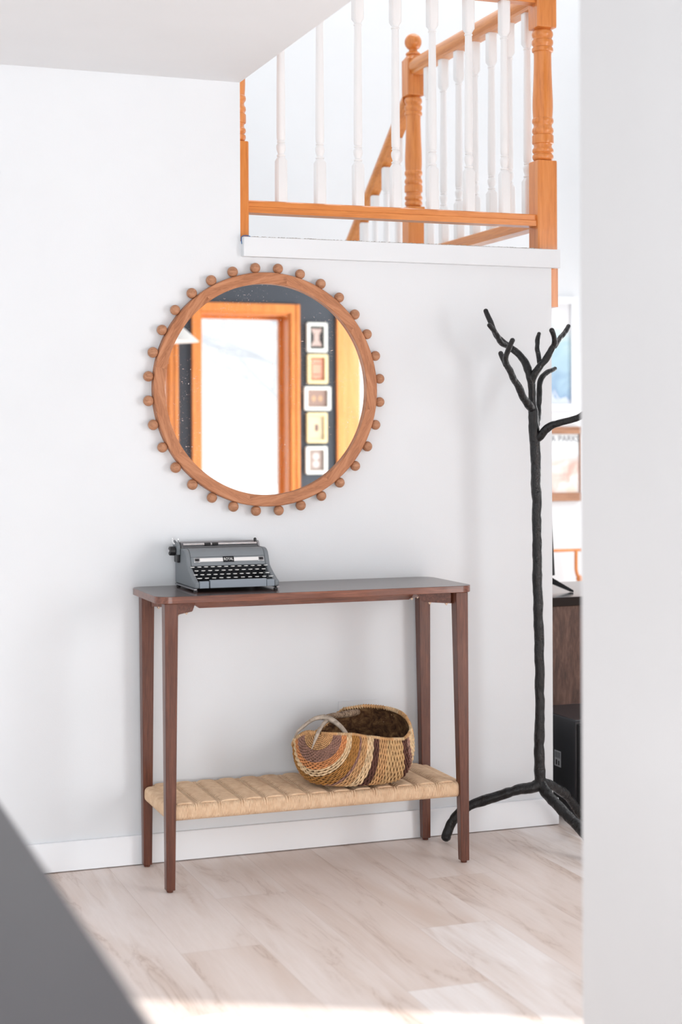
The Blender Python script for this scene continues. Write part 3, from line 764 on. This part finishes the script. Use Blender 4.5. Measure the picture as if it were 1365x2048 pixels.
L(antl, mixc(antl, math_n(antl, 'MULTIPLY', ramp(antl, f, [(.35, (0,0,0)), (.65, (1,1,1))]), .8), (.52,.44,.36), (.20,.155,.12)), bsdf(antl).inputs['Base Color'])
bump(antl, noise(antl, coords(antl, (60,60,60)), 3, 4), .3, .001)
b = BM()
TK = .84
def tine(pts, rs, n=6):
    cat = catmull([(*pt(u, v_, y-.048)[:], r) for (u, v_, y), r in zip(pts, rs)], n)
    tube(b, [c[:3] for c in cat], [max(.0006, c[3]*TK) for c in cat], 12, round_ends=True)
tine([(589,1476,-.185),(596,1463,-.20),(607,1453,-.205),(621,1442,-.21),(634,1436,-.21),(650,1434,-.21)], [.0022,.0045,.0056,.0062,.0075,.0095])
tine([(644,1434,-.21),(660,1438,-.225),(676,1448,-.245),(690,1463,-.27),(699,1481,-.285),(702.5,1500,-.292)], [.0070,.0098,.0080,.0070,.0055,.0020])
tine([(657,1439,-.215),(648,1447,-.235),(640,1459,-.255),(633,1474,-.272),(624,1498,-.288)], [.0085,.0065,.0058,.0052,.0012])
an = build('antler_handle', b, antl, bk, smooth=80); an['label'] = 'grey forked antler handle'
b = BM()
tine([(644,1436,-.205),(662,1432,-.18),(682,1430,-.15),(700,1427,-.12),(716,1424,-.10)], [.0072,.0088,.0105,.0120,.0100])
bw = wood('bark', (.16,.10,.06), (.33,.24,.17), (.48,.38,.29), 'X', 6, .6)
am = mat('antler_burr', (.3,.2,.13), .7); f = noise(am, coords(am, (1,1,1), rot=(0,.4,.3)), 70, 5, .75, 1.2)
L(am, ramp(am, f, [(.36, (.075,.045,.028)), (.5, (.25,.165,.105)), (.66, (.48,.36,.25))]), bsdf(am).inputs['Base Color']); bump(am, f, .8, .003)
build('antler_base', b, am, bk, smooth=80)['label'] = 'rough brown antler base'

# ================================================================ COAT RACK
cr = thing('coat_rack', 'black cast branch shaped coat rack standing at the end of the wall', 'coat rack', (1.16, -.20, 0))
rm = mat('black_cast_metal', (.0065,.0065,.0075), .30, .0, .42)
bump(rm, noise(rm, coords(rm, (1,1,.45)), 42, 5, .6), .8, .010)
L(rm, ramp(rm, noise(rm, coords(rm, (1,1,.4)), 30, 4), [(.4, (.20,.20,.20)), (.65, (.42,.42,.42))]), bsdf(rm).inputs['Roughness'])
def limb(bm, pts, rs, n=7):
    cat = catmull([(*pt(u, v_, y)[:], r) for (u, v_, y), r in zip(pts, rs)], n)
    from mathutils import noise as mn
    sd = Vector((len(pts)*3.1, pts[0][0]*.37, pts[0][1]*.11))
    P, Rr = [], []
    for i, c in enumerate(cat):
        e = min(1, i/6, (len(cat)-1-i)/6); q = Vector(c[:3])
        d = mn.noise_vector(q*17+sd); d2 = mn.noise_vector(q*48+sd)
        P.append(q+(d*.0034+d2*.0012)*e)
        Rr.append(c[3]*(1+.13*mn.noise(q*30+sd*2)+.10*mn.noise(q*75+sd*2)))
    tube(bm, P, Rr, 14, round_ends=True)
Y = -.20
def part_limb(name, *args):
    b = BM(); limb(b, *args); return build(name, b, rm, cr, smooth=80)
part_limb('trunk', [(1082,1574,Y),(1080,1540,Y),(1079.5,1480,Y),(1080,1400,Y),(1079,1310,Y),(1077.5,1230,Y),(1076,1150,Y),(1074,1080,Y),(1073,1010,Y),(1072.5,950,Y),(1071.5,900,Y),(1070,865,Y),(1068,835,Y),(1066,812,Y)],
    [.0185,.0160,.0150,.0145,.0145,.0142,.0142,.0142,.0145,.0150,.0155,.0165,.0150,.0130])
part_limb('branch', [(1067,822,Y),(1066,795,Y),(1064,770,Y),(1060,748,Y),(1053,728,Y+.01),(1043,713,Y+.02),(1030,701,Y+.03),(1016,692,Y+.04),(1003,682,Y+.045),(991,665,Y+.055),(981,643,Y+.06),(972,621,Y+.065)],
    [.0125,.0115,.0115,.0125,.0115,.0110,.0105,.0100,.0095,.0085,.0080,.0078])
part_limb('branch', [(1013,691,Y+.035),(1003,686,Y+.02),(996,673,Y+.005),(988,661,Y-.01),(979,650,Y-.02)], [.0085,.0082,.0075,.0072,.0066])
part_limb('branch', [(1064,766,Y),(1069,749,Y-.01),(1080,733,Y-.02),(1092,719,Y-.03),(1102,703,Y-.04),(1110,689,Y-.05),(1109,675,Y-.065),(1104,660,Y-.075)],
    [.0110,.0115,.0110,.0105,.0095,.0088,.0078,.0072])
part_limb('branch', [(1110,693,Y-.045),(1117,683,Y-.03),(1124,674,Y-.015),(1131,664,Y),(1138,652,Y+.01)], [.0070,.0078,.0078,.0072,.0066])
part_limb('branch', [(1082,733,Y-.02),(1078,716,Y-.005),(1075,700,Y+.01),(1076,683,Y+.02),(1079,667,Y+.03)], [.0080,.0078,.0074,.0068,.0062])
part_limb('branch', [(1073,850,Y+.01),(1077,832,Y+.03),(1078,812,Y+.045),(1078,790,Y+.05),(1080,772,Y+.055),(1086,756,Y+.06),(1095,746,Y+.065),(1103,741,Y+.07),(1111,737,Y+.08)],
    [.0110,.0095,.0085,.0085,.0082,.0084,.0080,.0072,.0066])
part_limb('branch', [(1067,820,Y),(1058,808,Y-.015),(1047,792,Y-.03),(1038,774,Y-.045),(1029,760,Y-.06),(1020,742,Y-.075),(1013,728,Y-.09),(1012,714,Y-.105),(1018,697,Y-.12),(1026,680,Y-.135)],
    [.0125,.0120,.0110,.0102,.0100,.0092,.0090,.0082,.0078,.0074])
part_limb('branch', [(1013,730,Y-.09),(1007,719,Y-.08),(1002,706,Y-.07)], [.0085,.0078,.0070])
part_limb('branch', [(1071,880,Y),(1082,872,Y-.015),(1092,861,Y-.03),(1104,852,Y-.045),(1118,847,Y-.06),(1134,843,Y-.075),(1150,837,Y-.09),(1166,829,Y-.105),(1180,820,Y-.12),(1192,806,Y-.13)],
    [.0125,.0125,.0115,.0105,.0100,.0095,.0098,.0090,.0080,.0072])
part_limb('leg', [(1083,1566,Y),(1066,1574,Y+.005),(1045,1578,Y+.015),(1020,1585,Y+.03),(990,1594,Y+.05),(960,1604,Y+.07),(935,1614,Y+.085),(917,1627,Y+.095),(904,1645,Y+.10),(896,1664,Y+.104),(893,1675,Y+.106)],
    [.0165,.0170,.0160,.0150,.0145,.0145,.0140,.0140,.0140,.0142,.0145])
part_limb('leg', [(1081,1562,Y),(1092,1583,Y-.02),(1106,1600,Y-.05),(1122,1618,Y-.085),(1140,1637,Y-.12),(1158,1655,Y-.155),(1175,1675,Y-.19),(1190,1698,Y-.22),(1193,1712,Y-.225)],
    [.0160,.0165,.0160,.0158,.0155,.0155,.0150,.0145,.0140])
part_limb('leg', [(1080,1560,Y),(1094,1568,Y+.02),(1108,1574,Y+.04),(1124,1583,Y+.06),(1140,1597,Y+.08),(1152,1614,Y+.09),(1164,1635,Y+.095),(1170,1650,Y+.095)],
    [.0140,.0145,.0140,.0140,.0135,.0130,.0125,.0125])

# ================================================================ FOREGROUND DESK
desk_m = paint('dark_grey_laminate', (.085,.082,.089), .38, .03, .05)
dk = thing('desk', 'dark grey desk whose corner edge cuts across the lower left close to the viewer', 'desk', (-1.3, -3.1, 0))
b = BM(); box(b, -1.95, -.727, -4.05, -2.05, .700, .740); build('desktop', b, desk_m, dk, bevel=.003)
for x in (-1.90, -.80):
    for y in (-4.0, -2.11):
        b = BM(); box(b, x, x+.05, y, y+.05, 0, .6996); build('leg', b, desk_m, dk, bevel=.002)

# ================================================================ THINGS BEYOND THE WALL END
def blue_art():
    m = mat('blue_watercolour', rough=.6); v = coords(m)
    f = noise(m, v, 6, 5, .6, 1.0); sp = N(m, 'ShaderNodeSeparateXYZ'); L(m, v, sp.inputs[0])
    z = math_n(m, 'ADD', math_n(m, 'MULTIPLY', sp.outputs[2], 2.0), math_n(m, 'MULTIPLY', math_n(m, 'SUBTRACT', f, .5), 1.1))
    L(m, ramp(m, z, [(.06, (.62,.68,.78)), (.12, (.26,.40,.58)), (.35, (.40,.58,.70)), (.62, (.46,.66,.73)), (.78, (.66,.76,.80)), (.93, (.80,.81,.83))]), bsdf(m).inputs['Base Color']); return m
FY = 2.6
pc = thing('framed_watercolour', 'blue watercolour in a white frame on the far wall beyond the wall end', 'picture', (2.58, FY-.001, 1.33))
b = BM(); x0, x1, z0, z1 = 2.36, 2.80, 1.328, 1.885; a_, c_ = .036, .036
for q in ((x0, x0+a_, z0, z1), (x1-a_, x1, z0, z1), (x0+a_, x1-a_, z0, z0+.030), (x0+a_, x1-a_, z1-.036, z1)): box(b, q[0], q[1], FY-.026, FY-.001, q[2], q[3])
build('frame', b, M['trimw'], pc, bevel=.001)
b = BM(); box(b, x0+a_, x1-a_, FY-.012, FY-.006, z0+.030, z1-.036); build('painting', b, blue_art(), pc)
ps = thing('wall_hanging', 'faded pink and cream poster hung between two wooden battens on the far wall', 'poster', (2.6, FY-.001, .885))
def poster_mat():
    m = mat('faded_poster', rough=.7); v = coords(m)
    f = noise(m, v, 9, 3, .5, .6); g = noise(m, v, 22, 3, .6)
    sp = N(m, 'ShaderNodeSeparateXYZ'); L(m, v, sp.inputs[0])
    c = ramp(m, f, [(.36, (.68,.44,.38)), (.46, (.78,.62,.56)), (.54, (.84,.80,.78)), (.66, (.84,.74,.64))])
    c = mixc(m, ramp(m, g, [(.66, (0,0,0)), (.74, (.7,.7,.7))]), c, (.28,.24,.30))
    c = mixc(m, ramp(m, sp.outputs[2], [(.18, (0,0,0)), (.23, (1,1,1))]), c, (.80,.84,.86))
    L(m, c, bsdf(m).inputs['Base Color']); return m
b = BM(); box(b, 2.42, 2.812, FY-.010, FY-.007, .915, 1.215); sheet = build('sheet', b, poster_mat(), ps)
b = BM(); box(b, 2.40, 2.818, FY-.030, FY-.001, 1.212, 1.247); build('batten', b, wood('brown_batten', (.22,.095,.045),(.36,.17,.09),(.48,.25,.14),'X',2,.5), ps, bevel=.002)
b = BM(); box(b, 2.40, 2.818, FY-.030, FY-.001, .883, .924); build('batten', b, bpy.data.materials['brown_batten'], ps, bevel=.002)
b = BM(); box(b, 2.812, 2.819, FY-.020, FY-.001, .9245, 1.2115); build('side_strip', b, bpy.data.materials['brown_batten'], ps)
me = text_mesh('A PARKS', .042, .0003)
me.transform(Matrix.Translation(Vector((2.735, FY-.0105, 1.187))-ps.location) @ Matrix.Rotation(PI/2, 4, 'X'))
link('lettering', me, mat('faded_ink', (.16,.17,.20), .7), sheet)
wb = BM()
tube(wb, [(2.472, FY-.10, .648), (2.775, FY-.10, .648)], .0075, 10)
tube(wb, catmull([(2.744,FY-.10,.648),(2.743,FY-.10,.60),(2.744,FY-.10,.55),(2.753,FY-.10,.522),(2.769,FY-.10,.515)], 5), .009, 10)
sphere(wb, (2.764, FY-.10, .508), .019); tube(wb, catmull([(2.767,FY-.10,.495),(2.760,FY-.10,.475),(2.742,FY-.10,.462)], 4), [.010]*4+[.005]*5, 8)
tube(wb, [(2.56, FY-.10, .648), (2.56, FY-.001, .648)], .007, 8)
tag(build('wooden_bracket', wb, M['pine'], smooth=60), 'slim orange wooden rack arm with a scroll on the far wall above the media cabinet', 'bracket')
# media cabinet
mc = thing('media_cabinet', 'media cabinet with walnut side and dark top seen past the wall end', 'cabinet', (1.9, .8, 0))
wk = wood('knotty_walnut', (.040,.017,.011), (.115,.055,.038), (.22,.115,.08), 'Z', 2.6, .5, 0, 5)
b = BM(); box(b, 1.335, 2.60, .455, .985, .618, .6485); build('top', b, mat('black_gloss_top', (.018,.016,.018), .22, spec=.8, coat=.35), mc, bevel=.002)
b = BM(); box(b, 1.336, 2.60, .4535, .4548, .6185, .6475); build('top_edge', b, mat('dark_edge_band', (.022,.014,.012), .6, spec=.2), mc)
b = BM(); box(b, 1.345, 2.59, .462, .978, .06, .6175); build('body', b, wk, mc, bevel=.002)
b = BM(); box(b, 1.37, 2.56, .50, .95, 0, .0595); build('plinth', b, blk, mc)
tv = thing('television', 'black flat television on splayed feet on the media cabinet', 'television', (1.35, .7, .6485))
b = BM(); 
ex = pt(1107.6, 1150, .66).x
hexa(b, [(ex-1.0,.645,.705),(ex,.645,.705),(ex,.675,.705),(ex-1.0,.675,.705)], [(ex-1.03,.645,1.27),(ex-.03,.645,1.27),(ex-.03,.675,1.27),(ex-1.03,.675,1.27)]); build('screen_panel', b, blk, tv, bevel=.004)
b = BM()
A_ = pt(1100, 1160, .66); F_ = pt(1145, 1186, .60); F_.z = .6545
hexa(b, [A_+Vector((0,-.012,-.010)), F_+Vector((0,-.012,-.0055)), F_+Vector((0,.012,-.0055)), A_+Vector((0,.012,-.010))], [A_+Vector((0,-.012,.012)), F_+Vector((0,-.012,.002)), F_+Vector((0,.012,.002)), A_+Vector((0,.012,.012))])
box(b, A_.x-.02, A_.x+.004, .648, .672, A_.z-.008, .712); build('stand_foot', b, blk, tv, bevel=.001)
# subwoofer
sw = thing('subwoofer', 'black boxy subwoofer with a pale sticker on the floor at the wall end', 'speaker', (1.45, .13, 0))
sx0 = 1.3720; sy0 = -.030
b = BM(); box(b, sx0, sx0+.27, sy0+.012, sy0+.30, .022, .318); build('cabinet', b, mat('black_vinyl', (.014,.014,.018), .32), sw, bevel=.006, seg=3)
b = BM(); box(b, sx0+.006, sx0+.264, sy0-.006, sy0+.0115, .034, .306); build('grille', b, mat('black_cloth', (.01,.01,.011), .8), sw, bevel=.003)
for x in (sx0+.03, sx0+.24):
    for y in (sy0+.04, sy0+.27):
        b = BM(); cyl(b, (x, y, .0002), (x, y, .0215), .016, .018, 16); build('foot', b, blk, sw)
b = BM(); lx = sx0-.0007
box(b, lx, sx0-.0001, .075, .118, .155, .205); stk = build('sticker', b, mat('silver_sticker', (.52,.53,.55), .4), sw)
b = BM()
for i in range(5): box(b, lx-.0004, lx-.0001, .080+i*.0072, .083+i*.0072, .182, .201)
box(b, lx-.0004, lx-.0001, .084, .092, .160, .174); box(b, lx-.0004, lx-.0001, .099, .108, .160, .176)
build('print', b, blk, stk)
# white cover plate low on the wall behind the basket
b = BM(); box(b, .5995, .720, -.0035, -.0003, .300, .4205)
tag(build('wall_plate', b, M['wall'], bevel=.001), 'white cover plate low on the wall behind the basket', 'wall plate')

# ================================================================ WHAT THE MIRROR SHOWS
cards = [(2.2064,2.3402,1.7278,1.911,'w',0),(2.209,2.3428,1.5323,1.7165,'y',1),(2.1887,2.3619,1.368,1.5156,'w',2),(2.2044,2.3381,1.1663,1.3551,'y',3),(2.1971,2.3374,.9739,1.1452,'w',4)]
fw = mat('ivory_frame', (.72,.74,.70), .4); fy = mat('yellowed_frame', (.72,.60,.34), .4)
lab = ['white card frame with a pale ornament on black, topmost on the mirrored dark wall','yellowed card frame with an orange red card, second from the top in the mirror',
       'small white landscape frame with a brown card, the only one lying sideways in the mirror','small yellowed frame with a cream card and dark centre mark in the mirror','small white frame with two pale round medallions, lowest on the dark wall in the mirror']
base = [(.025,.025,.025),(.55,.20,.12),(.30,.20,.165),(.62,.52,.36),(.33,.26,.23)]
def disc(bm, cx, cz, rx, rz, y, n=28, d=.0012):
    pts = [(cx+rx*math.cos(2*PI*k/n), cz+rz*math.sin(2*PI*k/n)) for k in range(n)]
    prism(bm, pts, y, y+d, 'Y')
for i, (x0, x1, z0, z1, c_, k) in enumerate(cards):
    t_ = thing('card_frame', lab[i], 'picture frame', ((x0+x1)/2, YB+.001, z0), 'card frames on the dark wall')
    w_ = .021; outer = rounded_rect(x0, x1, z0, z1, .010, 4); inner = rounded_rect(x0+w_, x1-w_, z0+w_, z1-w_, .001, 4)
    b = BM(); y0, y1 = YB+.001, YB+.024; O0 = [b.verts.new((p[0], y0, p[1])) for p in outer]; O1 = [b.verts.new((p[0], y1, p[1])) for p in outer]
    I0 = [b.verts.new((p[0], y0, p[1])) for p in inner]; I1 = [b.verts.new((p[0], y1, p[1])) for p in inner]; n = len(outer)
    for q in range(n):
        r = (q+1) % n
        for A_, B_ in ((O0, O1), (O1, I1), (I1, I0), (I0, O0)): b.faces.new((A_[q], A_[r], B_[r], B_[q]))
    build('frame', b, fw if c_ == 'w' else fy, t_, bevel=.0015)
    b = BM(); box(b, x0+w_-.001, x1-w_+.001, YB+.003, YB+.008, z0+w_-.001, z1-w_+.001); card = build('card', b, mat('card_back', base[i], .5), t_)
    cx, cz = (x0+x1)/2, (z0+z1)/2; b = BM(); yy = YB+.0082
    if i == 0:
        for dz, rx, rz in ((.034,.026,.020),(-.034,.026,.020),(0,.018,.034)): disc(b, cx, cz+dz, rx, rz, yy+.0003*abs(dz)*10)
        for sx in (-1,1):
            for sz in (-1,1): disc(b, cx+sx*.024, cz+sz*.046, .010, .010, yy+.0005)
        col_ = (.50,.38,.34)
    elif i == 1:
        box(b, cx-.030, cx+.030, yy, yy+.001, cz-.055, cz+.055); col_ = (.66,.34,.24)
    elif i == 2:
        disc(b, cx-.022, cz, .014, .018, yy); disc(b, cx+.022, cz, .014, .018, yy); col_ = (.50,.31,.18)
    elif i == 3:
        box(b, cx-.010, cx+.010, yy, yy+.001, cz-.020, cz+.020); col_ = (.16,.09,.08)
    else:
        disc(b, cx, cz+.024, .021, .022, yy); disc(b, cx, cz-.024, .021, .022, yy); col_ = (.56,.52,.50)
    pat = build('pattern', b, mat('card_pattern', col_, .5), card)
    if i == 1:
        b = BM()
        for dz in (-.034, .034): box(b, cx-.026, cx+.026, yy+.0012, yy+.002, cz+dz-.004, cz+dz+.004)
        build('bar_pattern', b, mat('card_bars', (.42,.14,.09), .5), card)
lp = thing('floor_lamp', 'floor lamp with a white cone shade reflected at the left of the mirror', 'lamp', (1.10, -4.2, 0))
shade = mat('white_shade', (.86,.85,.82), .7)
b = BM(); lathe(b, [(1.728,.202),(1.852,.060),(1.853,.057),(1.729,.199)], 1.10, -4.2, 48)
build('lamp_shade', b, shade, lp, smooth=30)
b = BM(); cyl(b, (1.10,-4.2,.02), (1.10,-4.2,1.86), .009, seg=16); build('pole', b, chrome, lp)
b = BM(); lathe(b, [(.0005,.13),(.012,.13),(.02,.05),(.03,.012)], 1.10, -4.2, 40); build('base', b, chrome, lp)
